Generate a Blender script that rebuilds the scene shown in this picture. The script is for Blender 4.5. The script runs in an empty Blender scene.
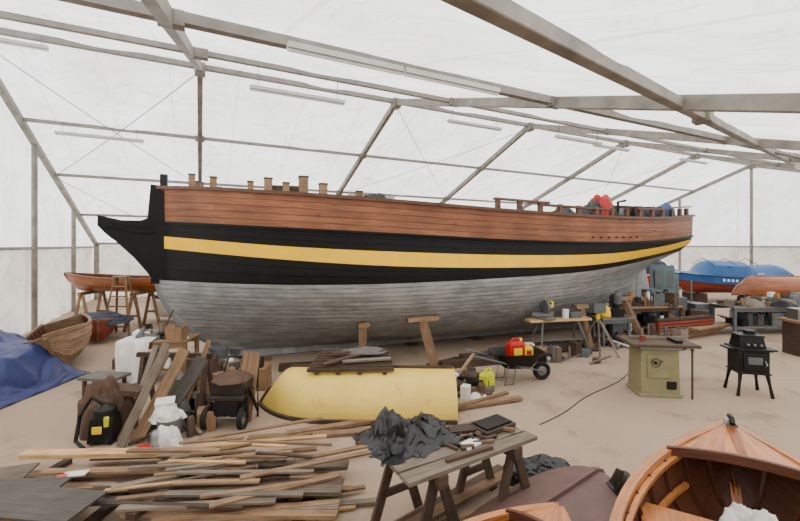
import bpy, bmesh, math, random
from mathutils import Vector, Matrix, noise
random.seed(7)
PI=math.pi
def lerp(a,b,t): return a+(b-a)*t
def clamp(x,a=0.,b=1.): return max(a,min(b,x))
def sstep(a,b,x):
    t=clamp((x-a)/(b-a)); return t*t*(3-2*t)
def interp(tab,x):
    if x<=tab[0][0]: return tab[0][1]
    for (x0,y0),(x1,y1) in zip(tab,tab[1:]):
        if x<=x1:
            return lerp(y0,y1,(x-x0)/(x1-x0))
    return tab[-1][1]
def crv(tab,x):
    n=len(tab)
    if x<=tab[0][0]: return tab[0][1]
    if x>=tab[-1][0]: return tab[-1][1]
    for i in range(n-1):
        if x<=tab[i+1][0]:
            x0,y0=tab[i];x1,y1=tab[i+1];h=x1-x0;t=(x-x0)/h
            def sl(k):
                a=max(0,k-1);b=min(n-1,k+1)
                return (tab[b][1]-tab[a][1])/(tab[b][0]-tab[a][0])
            m0=sl(i)*h;m1=sl(i+1)*h
            return (2*t**3-3*t*t+1)*y0+(t**3-2*t*t+t)*m0+(-2*t**3+3*t*t)*y1+(t**3-t*t)*m1

# ------------------------------------------------------------ materials
def s2l(c):
    return tuple(((x/255)/12.92 if x/255<=.04045 else ((x/255+.055)/1.055)**2.4) for x in c)
MATS={}
def mat(name,rgb,rough=.6,metal=0.,var=.18,scale=5.,bump=.0,island=0.,wood=False,seam=False,dirt=None,bscale=None,spec=.4,chalk=None,seamcol=(.34,.32,.31)):
    if name in MATS: return MATS[name]
    m=bpy.data.materials.new(name); m.use_nodes=True
    nt=m.node_tree; N=nt.nodes; Lk=nt.links; bs=N['Principled BSDF']
    col=s2l(rgb)
    bs.inputs['Roughness'].default_value=rough; bs.inputs['Metallic'].default_value=metal
    bs.inputs['Specular IOR Level'].default_value=spec
    tc=N.new('ShaderNodeTexCoord')
    nz=N.new('ShaderNodeTexNoise'); nz.inputs['Scale'].default_value=scale; nz.inputs['Detail'].default_value=6
    Lk.new(tc.outputs['Object'],nz.inputs['Vector'])
    cr=N.new('ShaderNodeValToRGB')
    cr.color_ramp.elements[0].position=.3; cr.color_ramp.elements[1].position=.7
    cr.color_ramp.elements[0].color=tuple(c*(1-var) for c in col)+(1,)
    cr.color_ramp.elements[1].color=tuple(min(1,c*(1+var)) for c in col)+(1,)
    Lk.new(nz.outputs['Fac'],cr.inputs['Fac'])
    out=cr.outputs['Color']
    def mul(a,fac_socket,dark,bt='MULTIPLY'):
        mx=N.new('ShaderNodeMix'); mx.data_type='RGBA'; mx.blend_type=bt
        mx.inputs['B'].default_value=(dark[0],dark[1],dark[2],1)
        Lk.new(fac_socket,mx.inputs['Factor']); Lk.new(a,mx.inputs['A']); return mx.outputs['Result']
    h=None
    if wood:
        mp=N.new('ShaderNodeMapping'); mp.inputs['Scale'].default_value=(1.3,26 if not seam else 5,1)
        Lk.new(tc.outputs['UV'],mp.inputs['Vector'])
        gn=N.new('ShaderNodeTexNoise'); gn.inputs['Scale'].default_value=1.6; gn.inputs['Detail'].default_value=5; gn.inputs['Distortion'].default_value=.4
        Lk.new(mp.outputs['Vector'],gn.inputs['Vector'])
        r=N.new('ShaderNodeValToRGB'); r.color_ramp.elements[0].position=.42; r.color_ramp.elements[1].position=.68
        Lk.new(gn.outputs['Fac'],r.inputs['Fac'])
        out=mul(out,r.outputs['Color'],(.6,.53,.47)); h=gn.outputs['Fac']
    if seam:
        sp=N.new('ShaderNodeSeparateXYZ'); Lk.new(tc.outputs['UV'],sp.inputs['Vector'])
        fl=N.new('ShaderNodeMath'); fl.operation='FLOOR'; Lk.new(sp.outputs['Y'],fl.inputs[0])
        mu=N.new('ShaderNodeMath'); mu.operation='MULTIPLY_ADD'; mu.inputs[1].default_value=.37
        Lk.new(fl.outputs[0],mu.inputs[0])
        dv=N.new('ShaderNodeMath'); dv.operation='DIVIDE'; dv.inputs[1].default_value=3.1; Lk.new(sp.outputs['X'],dv.inputs[0])
        Lk.new(dv.outputs[0],mu.inputs[2])
        f2=N.new('ShaderNodeMath'); f2.operation='FLOOR'; Lk.new(mu.outputs[0],f2.inputs[0])
        cb=N.new('ShaderNodeCombineXYZ'); Lk.new(fl.outputs[0],cb.inputs[0]); Lk.new(f2.outputs[0],cb.inputs[1])
        wn=N.new('ShaderNodeTexWhiteNoise'); Lk.new(cb.outputs[0],wn.inputs['Vector'])
        out=mul(out,wn.outputs['Value'],(.85,.845,.84) if not wood else (.78,.73,.7))
        mp2=N.new('ShaderNodeMapping'); mp2.inputs['Scale'].default_value=(.9,1.1,1); Lk.new(tc.outputs['UV'],mp2.inputs['Vector'])
        sn=N.new('ShaderNodeTexNoise'); sn.inputs['Scale'].default_value=1.5; sn.inputs['Detail'].default_value=7; sn.inputs['Roughness'].default_value=.65
        Lk.new(mp2.outputs['Vector'],sn.inputs['Vector'])
        rr_=N.new('ShaderNodeValToRGB'); rr_.color_ramp.elements[0].position=.45; rr_.color_ramp.elements[1].position=.7; Lk.new(sn.outputs['Fac'],rr_.inputs['Fac'])
        out=mul(out,rr_.outputs['Color'],(.76,.75,.74))
        if chalk:
            mp3=N.new('ShaderNodeMapping'); mp3.inputs['Scale'].default_value=(1.1,.5,1); mp3.inputs['Location'].default_value=(7,3,0); Lk.new(tc.outputs['UV'],mp3.inputs['Vector'])
            s3=N.new('ShaderNodeTexNoise'); s3.inputs['Scale'].default_value=1.6; s3.inputs['Detail'].default_value=10; s3.inputs['Roughness'].default_value=.72
            Lk.new(mp3.outputs['Vector'],s3.inputs['Vector'])
            r3=N.new('ShaderNodeValToRGB'); r3.color_ramp.elements[0].position=.45; r3.color_ramp.elements[1].position=.66; r3.color_ramp.elements[1].color=(.6,.6,.6,1); Lk.new(s3.outputs['Fac'],r3.inputs['Fac'])
            out=mul(out,r3.outputs['Color'],s2l(chalk),'MIX')
        fr=N.new('ShaderNodeMath'); fr.operation='FRACT'; Lk.new(sp.outputs['Y'],fr.inputs[0])
        r=N.new('ShaderNodeValToRGB'); r.color_ramp.elements[0].position=.03; r.color_ramp.elements[0].color=(1,1,1,1)
        r.color_ramp.elements[1].position=.15; r.color_ramp.elements[1].color=(0,0,0,1)
        Lk.new(fr.outputs[0],r.inputs['Fac'])
        out=mul(out,r.outputs['Color'],seamcol)
        inv=N.new('ShaderNodeMath'); inv.operation='SUBTRACT'; inv.inputs[0].default_value=1; Lk.new(r.outputs['Color'],inv.inputs[1]); h=inv.outputs[0]
    if island:
        g=N.new('ShaderNodeNewGeometry')
        out=mul(out,g.outputs['Random Per Island'],(1-island,1-island*1.05,1-island*1.1))
    if dirt:
        n2=N.new('ShaderNodeTexNoise'); n2.inputs['Scale'].default_value=dirt[1]; n2.inputs['Detail'].default_value=8; n2.inputs['Roughness'].default_value=.7
        Lk.new(tc.outputs['Object'],n2.inputs['Vector'])
        r=N.new('ShaderNodeValToRGB'); r.color_ramp.elements[0].position=dirt[2]; r.color_ramp.elements[1].position=dirt[2]+.13
        Lk.new(n2.outputs['Fac'],r.inputs['Fac'])
        mx=N.new('ShaderNodeMix'); mx.data_type='RGBA'; mx.inputs['B'].default_value=s2l(dirt[0])+(1,)
        Lk.new(r.outputs['Color'],mx.inputs['Factor']); Lk.new(out,mx.inputs['A']); out=mx.outputs['Result']
    Lk.new(out,bs.inputs['Base Color'])
    if bump or h is not None:
        bp=N.new('ShaderNodeBump'); bp.inputs['Strength'].default_value=bump or .25; bp.inputs['Distance'].default_value=.02
        if h is None:
            n3=N.new('ShaderNodeTexNoise'); n3.inputs['Scale'].default_value=bscale or scale*3; n3.inputs['Detail'].default_value=6
            Lk.new(tc.outputs['Object'],n3.inputs['Vector']); h=n3.outputs['Fac']
        Lk.new(h,bp.inputs['Height']); Lk.new(bp.outputs['Normal'],bs.inputs['Normal'])
    MATS[name]=m; return m

def fabric(name,rgb,rgb2,trans=.75,dscale=.5):
    m=bpy.data.materials.new(name); m.use_nodes=True
    nt=m.node_tree; N=nt.nodes; Lk=nt.links
    for n in list(N): N.remove(n)
    o=N.new('ShaderNodeOutputMaterial'); tc=N.new('ShaderNodeTexCoord')
    nz=N.new('ShaderNodeTexNoise'); nz.inputs['Scale'].default_value=dscale; nz.inputs['Detail'].default_value=8; nz.inputs['Roughness'].default_value=.65
    Lk.new(tc.outputs['Object'],nz.inputs['Vector'])
    cr=N.new('ShaderNodeValToRGB'); cr.color_ramp.elements[0].position=.38; cr.color_ramp.elements[1].position=.6
    cr.color_ramp.elements[0].color=s2l(rgb2)+(1,); cr.color_ramp.elements[1].color=s2l(rgb)+(1,)
    Lk.new(nz.outputs['Fac'],cr.inputs['Fac'])
    n4=N.new('ShaderNodeTexNoise'); n4.inputs['Scale'].default_value=2.3; n4.inputs['Detail'].default_value=3
    Lk.new(tc.outputs['Object'],n4.inputs['Vector'])
    r4=N.new('ShaderNodeValToRGB'); r4.color_ramp.elements[0].position=.70; r4.color_ramp.elements[1].position=.74
    Lk.new(n4.outputs['Fac'],r4.inputs['Fac'])
    mc=N.new('ShaderNodeMix'); mc.data_type='RGBA'; mc.inputs['B'].default_value=s2l((214,200,176))+(1,)
    Lk.new(r4.outputs['Color'],mc.inputs['Factor']); Lk.new(cr.outputs['Color'],mc.inputs['A'])
    sp=N.new('ShaderNodeSeparateXYZ'); Lk.new(tc.outputs['UV'],sp.inputs['Vector'])
    fr=N.new('ShaderNodeMath'); fr.operation='FRACT'; Lk.new(sp.outputs['X'],fr.inputs[0])
    ls=N.new('ShaderNodeMath'); ls.operation='LESS_THAN'; ls.inputs[1].default_value=.03; Lk.new(fr.outputs[0],ls.inputs[0])
    ms=N.new('ShaderNodeMix'); ms.data_type='RGBA'; ms.blend_type='MULTIPLY'; ms.inputs['B'].default_value=(.86,.85,.83,1)
    Lk.new(ls.outputs[0],ms.inputs['Factor']); Lk.new(mc.outputs['Result'],ms.inputs['A'])
    t=N.new('ShaderNodeBsdfTranslucent'); d=N.new('ShaderNodeBsdfDiffuse'); mx=N.new('ShaderNodeMixShader')
    mx.inputs[0].default_value=trans
    n2=N.new('ShaderNodeTexNoise'); n2.inputs['Scale'].default_value=1.1; n2.inputs['Detail'].default_value=6; n2.inputs['Distortion'].default_value=1.6
    Lk.new(tc.outputs['Object'],n2.inputs['Vector'])
    bp=N.new('ShaderNodeBump'); bp.inputs['Strength'].default_value=.9; bp.inputs['Distance'].default_value=.35; Lk.new(n2.outputs['Fac'],bp.inputs['Height'])
    for s in (t,d):
        Lk.new(ms.outputs['Result'],s.inputs['Color']); Lk.new(bp.outputs['Normal'],s.inputs['Normal'])
    Lk.new(d.outputs[0],mx.inputs[1]); Lk.new(t.outputs[0],mx.inputs[2]); Lk.new(mx.outputs[0],o.inputs['Surface'])
    return m

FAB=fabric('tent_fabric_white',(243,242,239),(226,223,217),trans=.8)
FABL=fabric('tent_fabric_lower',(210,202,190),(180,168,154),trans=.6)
ALU=mat('tent_aluminium_grey',(124,118,108),.6,.1,var=.3,scale=3)
PURL=mat('purlin_grey',(126,121,113),.6,.1)
WHITE=mat('white_plastic',(216,216,212),.5,var=.04)
BATT=mat('batten_light_housing',(180,179,174),.5,var=.06)
SILV=mat('hull_antifoul_silver',(148,150,152),.45,.25,var=.2,scale=1.6,seam=True,dirt=((116,115,112),1.3,.62),chalk=(192,194,194),bump=.4,seamcol=(.5,.49,.48))
BLK=mat('hull_black_paint',(13,12,12),.55,var=.3,scale=3,seam=True,spec=.2)
YEL=mat('hull_yellow_paint',(238,186,26),.5,var=.06,scale=3,spec=.3)
HWD=mat('hull_varnished_larch',(144,92,62),.55,var=.25,scale=1.2,wood=True,seam=True,spec=.3)
CAPW=mat('rail_cap_wood',(104,68,48),.5,wood=True,island=.3)
DECK=mat('deck_wood',(130,100,72),.7,wood=True)
LUM=mat('lumber_weathered',(150,120,90),.75,wood=True,island=.5)
LUMD=mat('lumber_dark',(84,66,53),.75,wood=True,island=.5)
LUMG=mat('lumber_silvered',(130,118,104),.8,wood=True,island=.5)
LUML=mat('lumber_fresh_pine',(204,166,116),.7,wood=True,island=.3)
PLY=mat('plywood_dark',(74,68,62),.6,wood=True,island=.3,dirt=((48,42,38),2,.6))
VARN=mat('varnished_mahogany',(150,82,38),.3,wood=True,island=.35,spec=.5)
VARNL=mat('varnished_cedar_light',(190,122,66),.35,wood=True,island=.25,spec=.5)
VARND=mat('boat_inner_dark',(84,46,26),.5,wood=True,island=.2)
CREAM=mat('yellow_gelcoat',(214,182,84),.45,var=.08,scale=2,dirt=((180,146,70),2.5,.58),bump=.1)
BTARP=mat('blue_tarpaulin',(38,46,94),.5,var=.2,scale=4,bump=.3)
BCOV=mat('blue_boat_cover',(14,74,128),.45,var=.15,scale=2,bump=.2)
NAVY=mat('navy_cover',(24,30,50),.6,var=.2,bump=.3)
BTP=mat('black_plastic_sheet',(11,11,13),.36,var=.3,scale=8,bump=.2,spec=.5)
BLACK=mat('black_iron',(17,16,16),.5,.3,var=.2)
RUB=mat('rubber_black',(16,16,16),.8)
MAR=mat('maroon_cover',(96,72,66),.65,var=.15,bump=.3)
RED=mat('red_plastic',(170,22,16),.4,var=.08)
YPL=mat('yellow_plastic',(222,186,16),.4,var=.08)
GRN=mat('olive_machine_paint',(126,120,88),.5,var=.1,dirt=((90,78,54),4,.6))
STL=mat('steel_tool',(130,130,130),.35,.8,var=.1)
GREYM=mat('grey_painted_metal',(88,94,96),.5,.2)
BGP=mat('blue_grey_panel',(90,110,116),.6,var=.12,scale=2)
CLOTH=mat('white_cloth',(212,209,202),.9,var=.08,bump=.3)
BROWN=mat('brown_canvas',(78,58,46),.9,var=.2,bump=.4)
GREYC=mat('grey_cloth',(96,92,86),.9,var=.2,bump=.4)
ORG=mat('red_oxide_paint',(122,48,32),.5)
CARD=mat('cardboard',(138,106,76),.85,island=.35)
LEAF=mat('yellow_green_plastic',(186,186,24),.5)
DKB=mat('dark_brown_leather',(40,29,24),.55,bump=.3)
BLU=mat('blue_plastic',(24,58,124),.45)

# ------------------------------------------------------------ builder
class B:
    def __init__(s): s.v=[];s.f=[];s.fm=[];s.fu=[];s.mats=[];s.M=Matrix();s.soft=False
    def mi(s,m):
        if m not in s.mats: s.mats.append(m)
        return s.mats.index(m)
    def face(s,idx,m,uv=None):
        s.f.append(idx); s.fm.append(s.mi(m)); s.fu.append(uv)
    def vert(s,p):
        s.v.append(s.M@Vector(p)); return len(s.v)-1
    def obox(s,c,ax,ay,az,m,tp=1.):
        c=Vector(c);i=len(s.v)
        for z in (-1,1):
            k=tp if z>0 else 1
            for y in (-1,1):
                for x in (-1,1): s.vert(c+ax*x*k+ay*y*k+az*z)
        lx,ly,lz=ax.length,ay.length,az.length; o=random.random()*20
        def q(a,b,c_,d,U,V): s.face([i+a,i+b,i+c_,i+d],m,[(o,o),(o+2*U,o),(o+2*U,o+2*V),(o,o+2*V)])
        q(0,1,3,2,lx,ly);q(4,5,7,6,lx,ly);q(0,1,5,4,lx,lz);q(2,3,7,6,lx,lz);
        q(0,2,6,4,ly,lz);q(1,3,7,5,ly,lz)
    def box(s,c,sz,m,rz=0,rx=0,ry=0,tp=1.):
        R=Matrix.Rotation(rz,3,'Z')@Matrix.Rotation(ry,3,'Y')@Matrix.Rotation(rx,3,'X')
        s.obox(c,R@Vector((sz[0]/2,0,0)),R@Vector((0,sz[1]/2,0)),R@Vector((0,0,sz[2]/2)),m,tp)
    def beam(s,p,q,w,h,m,up=(0,0,1)):
        p=Vector(p);q=Vector(q);d=(q-p);L=d.length;d.normalize();up=Vector(up)
        sd=d.cross(up)
        if sd.length<.05: sd=d.cross(Vector((0,1,0)))
        sd.normalize();u=sd.cross(d)
        s.obox((p+q)/2,d*L/2,sd*w/2,u*h/2,m)
    def loft(s,g,m,uvs=None,closeU=False):
        n=len(g);k=len(g[0]);base=len(s.v)
        for r in g:
            for p in r: s.vert(p)
        kk=k if closeU else k-1
        for i in range(n-1):
            for j in range(kk):
                a=base+i*k+j;b=base+i*k+(j+1)%k;c=base+(i+1)*k+(j+1)%k;d=base+(i+1)*k+j
                mm=m(i,j) if callable(m) else m
                if uvs: uv=[uvs(i,j),uvs(i,j+1),uvs(i+1,j+1),uvs(i+1,j)]
                else: uv=[(i*.1,j*.05),(i*.1,j*.05+.05),(i*.1+.1,j*.05+.05),(i*.1+.1,j*.05)]
                s.face([a,b,c,d],mm,uv)
    def tube(s,pts,r,m,n=8):
        pts=[Vector(p) for p in pts];g=[]
        for i,p in enumerate(pts):
            d=(pts[min(i+1,len(pts)-1)]-pts[max(i-1,0)]).normalized()
            a=d.cross(Vector((0,0,1)))
            if a.length<.05:a=d.cross(Vector((0,1,0)))
            a.normalize();b=a.cross(d);rr=r[i] if isinstance(r,(list,tuple)) else r
            g.append([p+(a*math.cos(2*PI*k/n)+b*math.sin(2*PI*k/n))*rr for k in range(n)])
        b0=len(s.v);s.loft(g,m,closeU=True)
        s.face([b0+k for k in range(n)],m);s.face([b0+(len(pts)-1)*n+k for k in range(n)],m)
    def sweep(s,pts,w,h,m,up=(0,0,1)):
        pts=[Vector(p) for p in pts];g=[];up=Vector(up)
        for i,p in enumerate(pts):
            d=(pts[min(i+1,len(pts)-1)]-pts[max(i-1,0)]).normalized()
            a=d.cross(up)
            if a.length<.05:a=Vector((0,1,0))
            a.normalize();b=a.cross(d)
            g.append([p+a*x*w/2+b*y*h/2 for x,y in((-1,-1),(1,-1),(1,1),(-1,1))])
        b0=len(s.v);s.loft(g,m,closeU=True,uvs=lambda i,j:(i*.2,j*.1))
        s.face([b0+k for k in range(4)],m);s.face([b0+(len(pts)-1)*4+k for k in range(4)],m)
    def lathe(s,c,prof,m,n=20,axis='Z'):
        c=Vector(c);g=[]
        for r,z in prof:
            row=[]
            for k in range(n):
                a=2*PI*k/n;p=(r*math.cos(a),r*math.sin(a),z)
                if axis=='X':p=(p[2],p[0],p[1])
                if axis=='Y':p=(p[0],p[2],p[1])
                row.append(c+Vector(p))
            g.append(row)
        s.loft(g,m,closeU=True)
    def wheel(s,c,r,w,m,axis='X',hub=None):
        s.lathe(c,[(r*.55,-w*.3),(r*.9,-w/2),(r,-w/4),(r,w/4),(r*.9,w/2),(r*.55,w*.3),(r*.55,-w*.3)],m,20,axis)
        s.lathe(c,[(.001,-w*.35),(r*.56,-w*.2),(r*.56,w*.2),(.001,w*.35)],hub or STL,16,axis)
    def poly(s,pts,vec,m):
        vec=Vector(vec);b0=len(s.v);n=len(pts)
        for p in pts: s.vert(Vector(p)-vec/2)
        for p in pts: s.vert(Vector(p)+vec/2)
        s.face(list(range(b0,b0+n)),m);s.face(list(range(b0+n,b0+2*n)),m)
        for k in range(n): s.face([b0+k,b0+(k+1)%n,b0+n+(k+1)%n,b0+n+k],m)
    def heap(s,c,r,m,seed=0,amp=.3,fr=1.3,n=26,fold=.1,vf=2.6,sq=.75):
        s.soft=True
        c=Vector(c);g=[]
        for i in range(n+1):
            th=PI/2*i/n;row=[]
            for j in range(3*n):
                ph=2*PI*j/(3*n)
                d=Vector((math.cos(ph)*math.sin(th),math.sin(ph)*math.sin(th),math.cos(th)))
                lo=noise.noise(d*fr+Vector((seed*3.1,seed,seed*1.7)))
                q=Vector((math.cos(ph)*vf,math.sin(ph)*vf,th*.9+seed*2.3))
                rid=1-2.4*abs(noise.noise(q));r2=1-2.4*abs(noise.noise(d*3.1+Vector((seed,5,seed))))
                r3=noise.noise(d*7+Vector((seed,2,1)))
                e=math.sin(th)
                k=1+amp*lo+fold*rid*e+fold*.6*r2+fold*.25*r3
                spread=1+.18*(th/(PI/2))**6
                p=c+Vector((d.x*r[0]*k*spread,d.y*r[1]*k*spread,max(0,(math.cos(th)**sq if th<1.57 else 0)*r[2]*(1+amp*lo*1.2+fold*r2*.8))))
                row.append(p)
            g.append(row)
        s.loft(g,m,closeU=True)
        b=len(s.v); s.face([b-3*n+k for k in range(3*n)],m)
    def sheet(s,P,nu,nv,fn,m):
        s.soft=True
        s.loft([[P(i/nu,j/nv)+fn(i/nu,j/nv) for j in range(nv+1)] for i in range(nu+1)],m)
    def sawhorse(s,c,L,h,m,rz=0):
        M0=s.M.copy();s.M=M0@Matrix.Translation(Vector(c))@Matrix.Rotation(rz,4,'Z')
        s.box((0,0,h-.05),(L,.1,.1),m)
        for x in(-L*.4,L*.4):
            for y in(-1,1): s.beam((x,y*.03,h-.05),(x*1.05,y*.27,0.0),.09,.035,m,up=(1,0,0))
            s.box((x,0,h*.4),(.03,.3,.07),m)
        s.M=M0
    def done(s,name,smooth=True,bevel=0.,ang=38):
        if s.soft: ang=72
        mn=Vector((min(v.x for v in s.v),min(v.y for v in s.v),min(v.z for v in s.v)))
        mx=Vector((max(v.x for v in s.v),max(v.y for v in s.v),max(v.z for v in s.v)))
        o=Vector(((mn.x+mx.x)/2,(mn.y+mx.y)/2,mn.z))
        me=bpy.data.meshes.new(name)
        me.from_pydata([v-o for v in s.v],[],s.f)
        for m in s.mats: me.materials.append(m)
        uvl=me.uv_layers.new(name='UVMap')
        for p,mi_,uv in zip(me.polygons,s.fm,s.fu):
            p.material_index=mi_
            for k,li in enumerate(p.loop_indices):
                if uv: uvl.data[li].uv=uv[k%len(uv)]
                else:
                    co=me.vertices[me.loops[li].vertex_index].co; uvl.data[li].uv=(co.x+co.y,co.z)
        bm=bmesh.new();bm.from_mesh(me);bmesh.ops.recalc_face_normals(bm,faces=bm.faces);bm.to_mesh(me);bm.free()
        if smooth:
            for p in me.polygons:p.use_smooth=True
            me.set_sharp_from_angle(angle=math.radians(ang))
        ob=bpy.data.objects.new(name,me);ob.location=o
        bpy.context.scene.collection.objects.link(ob)
        if bevel:
            md=ob.modifiers.new('Bevel','BEVEL');md.width=bevel;md.segments=1;md.limit_method='ANGLE';md.angle_limit=math.radians(50)
        return ob

# ------------------------------------------------------------ tent
CR,ZR=12.,7.46
def T(a,c,z): return Vector((.894*a-.447*c,.447*a+.894*c,z))
def rz_(c): return ZR-.38*(c-CR) if c>CR else ZR-.32*(CR-c)
CE,CN=24.5,-2.5
AF=[-4.6,0,5.85,11.8,17.7,23.6,29.5]
b=B()
for a0,a1 in zip(AF,AF[1:]):
    for c0,c1 in ((CN,CR),(CR,CE)):
        g=[]
        for i in range(17):
            a=lerp(a0,a1,i/16);row=[]
            for j in range(61):
                c=lerp(c0,c1,j/60)
                sag=-.13*math.sin(PI*i/16)+.11*noise.noise(Vector((a*.7,c*.35,1)))*math.sin(PI*i/16)
                row.append(T(a,c,rz_(c)+.2+sag*(1 if 0<j<60 else 0)))
            g.append(row)
        b.loft(g,FAB,uvs=lambda i,j,a0=a0,a1=a1:(.5+i/16*3,j*.2))
b.soft=True
b.done('ceiling')
def wall_end(a,name):
    b=B();g=[];g2=[]
    for j in range(61):
        c=lerp(CN,CE,j/60);w=.05*math.sin(c*2.2)
        g.append([T(a+w*(k/8)*(1-k/8)*4,c,lerp(2.55,rz_(c)+.17,k/8)) for k in range(9)])
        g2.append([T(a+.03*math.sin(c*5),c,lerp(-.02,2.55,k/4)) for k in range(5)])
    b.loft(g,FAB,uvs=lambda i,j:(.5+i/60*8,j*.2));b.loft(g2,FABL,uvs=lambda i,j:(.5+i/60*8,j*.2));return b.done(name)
wall_end(-4.75,'wall_left');wall_end(29.65,'wall_right')
for c,nm in((CE+.12,'wall_back'),(CN-.12,'wall_front')):
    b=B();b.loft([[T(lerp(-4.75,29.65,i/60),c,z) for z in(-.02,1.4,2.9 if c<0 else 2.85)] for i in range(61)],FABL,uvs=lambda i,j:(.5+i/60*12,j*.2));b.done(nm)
FLM=mat('concrete_floor',(156,136,117),.85,var=.1,scale=.5,dirt=((130,111,94),.9,.53),bump=.2,bscale=12,spec=.2)
b=B();b.loft([[T(a,c,0) for c in(CN-.3,6,15,CE+.3)] for a in(-5,6,18,30)],FLM);b.done('floor',smooth=False)
for a in AF:
    b=B()
    for c1 in(CE,CN):
        ae=a-.75 if (a==0 and c1<0) else a
        b.beam(T(a,CR,ZR),T(ae,c1,rz_(c1)),.14,.2,ALU)
        b.beam(T(ae,c1,rz_(c1)+.05),T(ae,c1,0),.14,.2,ALU)
    b.box(T(a,CR,ZR-.05),(.26,.3,.3),ALU,rz=.46)
    if a in(AF[0],AF[-1]):
        for c in((3,7.4,CR,16,19.8) if a>0 else (3,7.4,CR,16.2,20.5)):
            b.beam(T(a,c,0),T(a,c,rz_(c)),.1,.14,ALU)
        b.beam(T(a,CN,2.6),T(a,CE,2.6),.07,.09,PURL)
    b.done('tent_frame',bevel=.01)
b=B()
for c in(5.34,8.6,CR,15.1,18.05,21.2,24.4,-2.4):
    w=.12 if c in(5.34,CR) else .09
    b.beam(T(-4.6,c,rz_(c)+.02),T(29.5,c,rz_(c)+.02),w,w*1.1,PURL)
    for a in AF[1:-1]: b.box(T(a+(-.3 if a==0 and c<8 else 0),c,rz_(c)),(.28,.14,.18),ALU,rz=.46)
b.done('roof_purlins')
b=B()
p0=Vector((.52,2.58,4.27));p1=Vector((16.2,16.25,5.9));dd=(p1-p0).normalized()
b.beam(p0-dd*.9,p1,.13,.14,ALU)
b.box(p0+dd*5.6,(.24,.24,.2),ALU,rz=.7)
b.done('roof_brace',bevel=.01)
b=B()
def cable(p,q,sag=.1):
    pts=[Vector(p).lerp(Vector(q),i/10)-Vector((0,0,sag*math.sin(PI*i/10))) for i in range(11)]
    b.tube(pts,.012,GREYM,5)
for a0,a1 in((-4.6,0),(5.85,11.8),(17.7,23.6)):
    for c0,c1 in((12,18),(18,24.4)):
        cable(T(a0,c0,rz_(c0)-.1),T(a1,c1,rz_(c1)-.1),.08);cable(T(a1,c0,rz_(c0)-.1),T(a0,c1,rz_(c1)-.1),.08)
b.done('bracing_cables')
def tubelight(a0,a1,c,z):
    b=B();p=T(a0,c,z);q=T(a1,c,z)
    b.beam(p,q,.12,.07,BATT);b.tube([p-Vector((0,0,.05)),q-Vector((0,0,.05))],.022,WHITE)
    for t in(.08,.92):
        m=p.lerp(q,t);b.tube([m,Vector((m.x,m.y,min(rz_(c)-.0,z+.7)))],.008,GREYM,5)
    b.done('fluorescent_batten')
for k in((.9,2.9,8.6,5.9),(.95,2.5,4.95,5.12),(2.55,4.2,4.95,5.12),(-4.2,-2.9,11,6.9),(-3.8,-1.6,15,6.0),(6.6,8.6,10,6.4),(5.9,8.2,17,4.95),(13,15,10,6.4),(9.5,11.5,8.6,5.95),(16,18,5.4,5.05),(18.5,20.5,10,6.4)):
    tubelight(*k)

# ------------------------------------------------------------ ship
SM=Matrix.Translation((-5.4,9,0))@Matrix.Rotation(math.atan2(.349,.937),4,'Z')
LS=15.9
RAIL=[(0,3.95),(2.5,3.74),(5,3.6),(8,3.48),(11,3.42),(13.5,3.48),(15.9,3.66)]
WB=[(0,3.2),(2.5,3.04),(5,2.92),(8,2.8),(11,2.76),(13.5,2.84),(15.9,3.0)]
YT=[(0,2.9),(2.5,2.68),(5,2.55),(8,2.46),(11,2.47),(13.5,2.64),(15.9,2.9)]
YB=[(0,2.63),(2.5,2.41),(5,2.25),(8,2.17),(11,2.19),(13.5,2.4),(15.9,2.7)]
BB=[(0,1.92),(2.5,1.88),(5,1.88),(8,1.93),(11,2.02),(13.5,2.22),(15.9,2.5)]
ZK=.22
STEM=[(.1,1.75),(.22,1.5),(.6,.85),(1.,.42),(1.5,.12),(1.9,0),(2.6,.02),(4.2,0)]
STERN=[(.2,14.5),(1.6,14.6),(1.95,15.0),(2.5,15.75),(3.,15.85),(4,15.95)]
HB=2.35
def hull(S,z):
    t=S/LS;s0=crv(STEM,z);s1=interp(STERN,z);s=lerp(s0,s1,t)
    h=clamp(z/3.1)
    mm=math.sin(PI/2*clamp((z-.16)/1.95,0,1)**.62)
    if z>2.2: mm*=1-.035*(z-2.2)
    x=min(1,t/.42);p=lerp(1.35,3.2,h);e=1-(1-x)**p
    x2=max(0,(t-.5)/.5);q=lerp(1.35,2.6,h);rt=.46*sstep(1.7,3.,z)
    r=1-(1-rt)*x2**q
    return s,HB*mm*e*r+.07
NS=90
def zrow(A,Bc,k): return lambda S:lerp(A(S),Bc(S),k)
f=lambda tab:(lambda S:crv(tab,S))
kz=lambda S:ZK
S_=lambda j:LS*((j/NS)**2*.55+(j/NS)*.45)
segs=[(kz,f(BB),34,17,SILV,0),(f(BB),f(YB),3,3,BLK,0),(f(YB),f(YT),2,1,YEL,.03),(f(YT),f(WB),3,3,BLK,0),(f(WB),f(RAIL),5,5,HWD,.01)]
b=B();b.M=SM
vo=0
for A,Bc,n,st,m,off in segs:
    for side in(-1,1):
        g=[]
        for j in range(n+1):
            fn=zrow(A,Bc,j/n);row=[]
            for i in range(NS+1):
                S=S_(i);z=fn(S);s,y=hull(S,z)
                row.append((s,side*(y+off),z))
            g.append(row)
        b.loft(g,m,uvs=lambda i,j,vo=vo,n=n,st=st:(S_(j),vo+i*st/n))
        if off>.02:
            for e_ in(0,n):
                fn=zrow(A,Bc,e_/n);ed=[]
                for i in range(NS+1):
                    S=S_(i);z=fn(S);s,y=hull(S,z);ed.append(((s,side*(y-.01),z),(s,side*(y+off),z)))
                b.loft([[p[0] for p in ed],[p[1] for p in ed]],m)
    vo+=st
tr=[];
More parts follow.
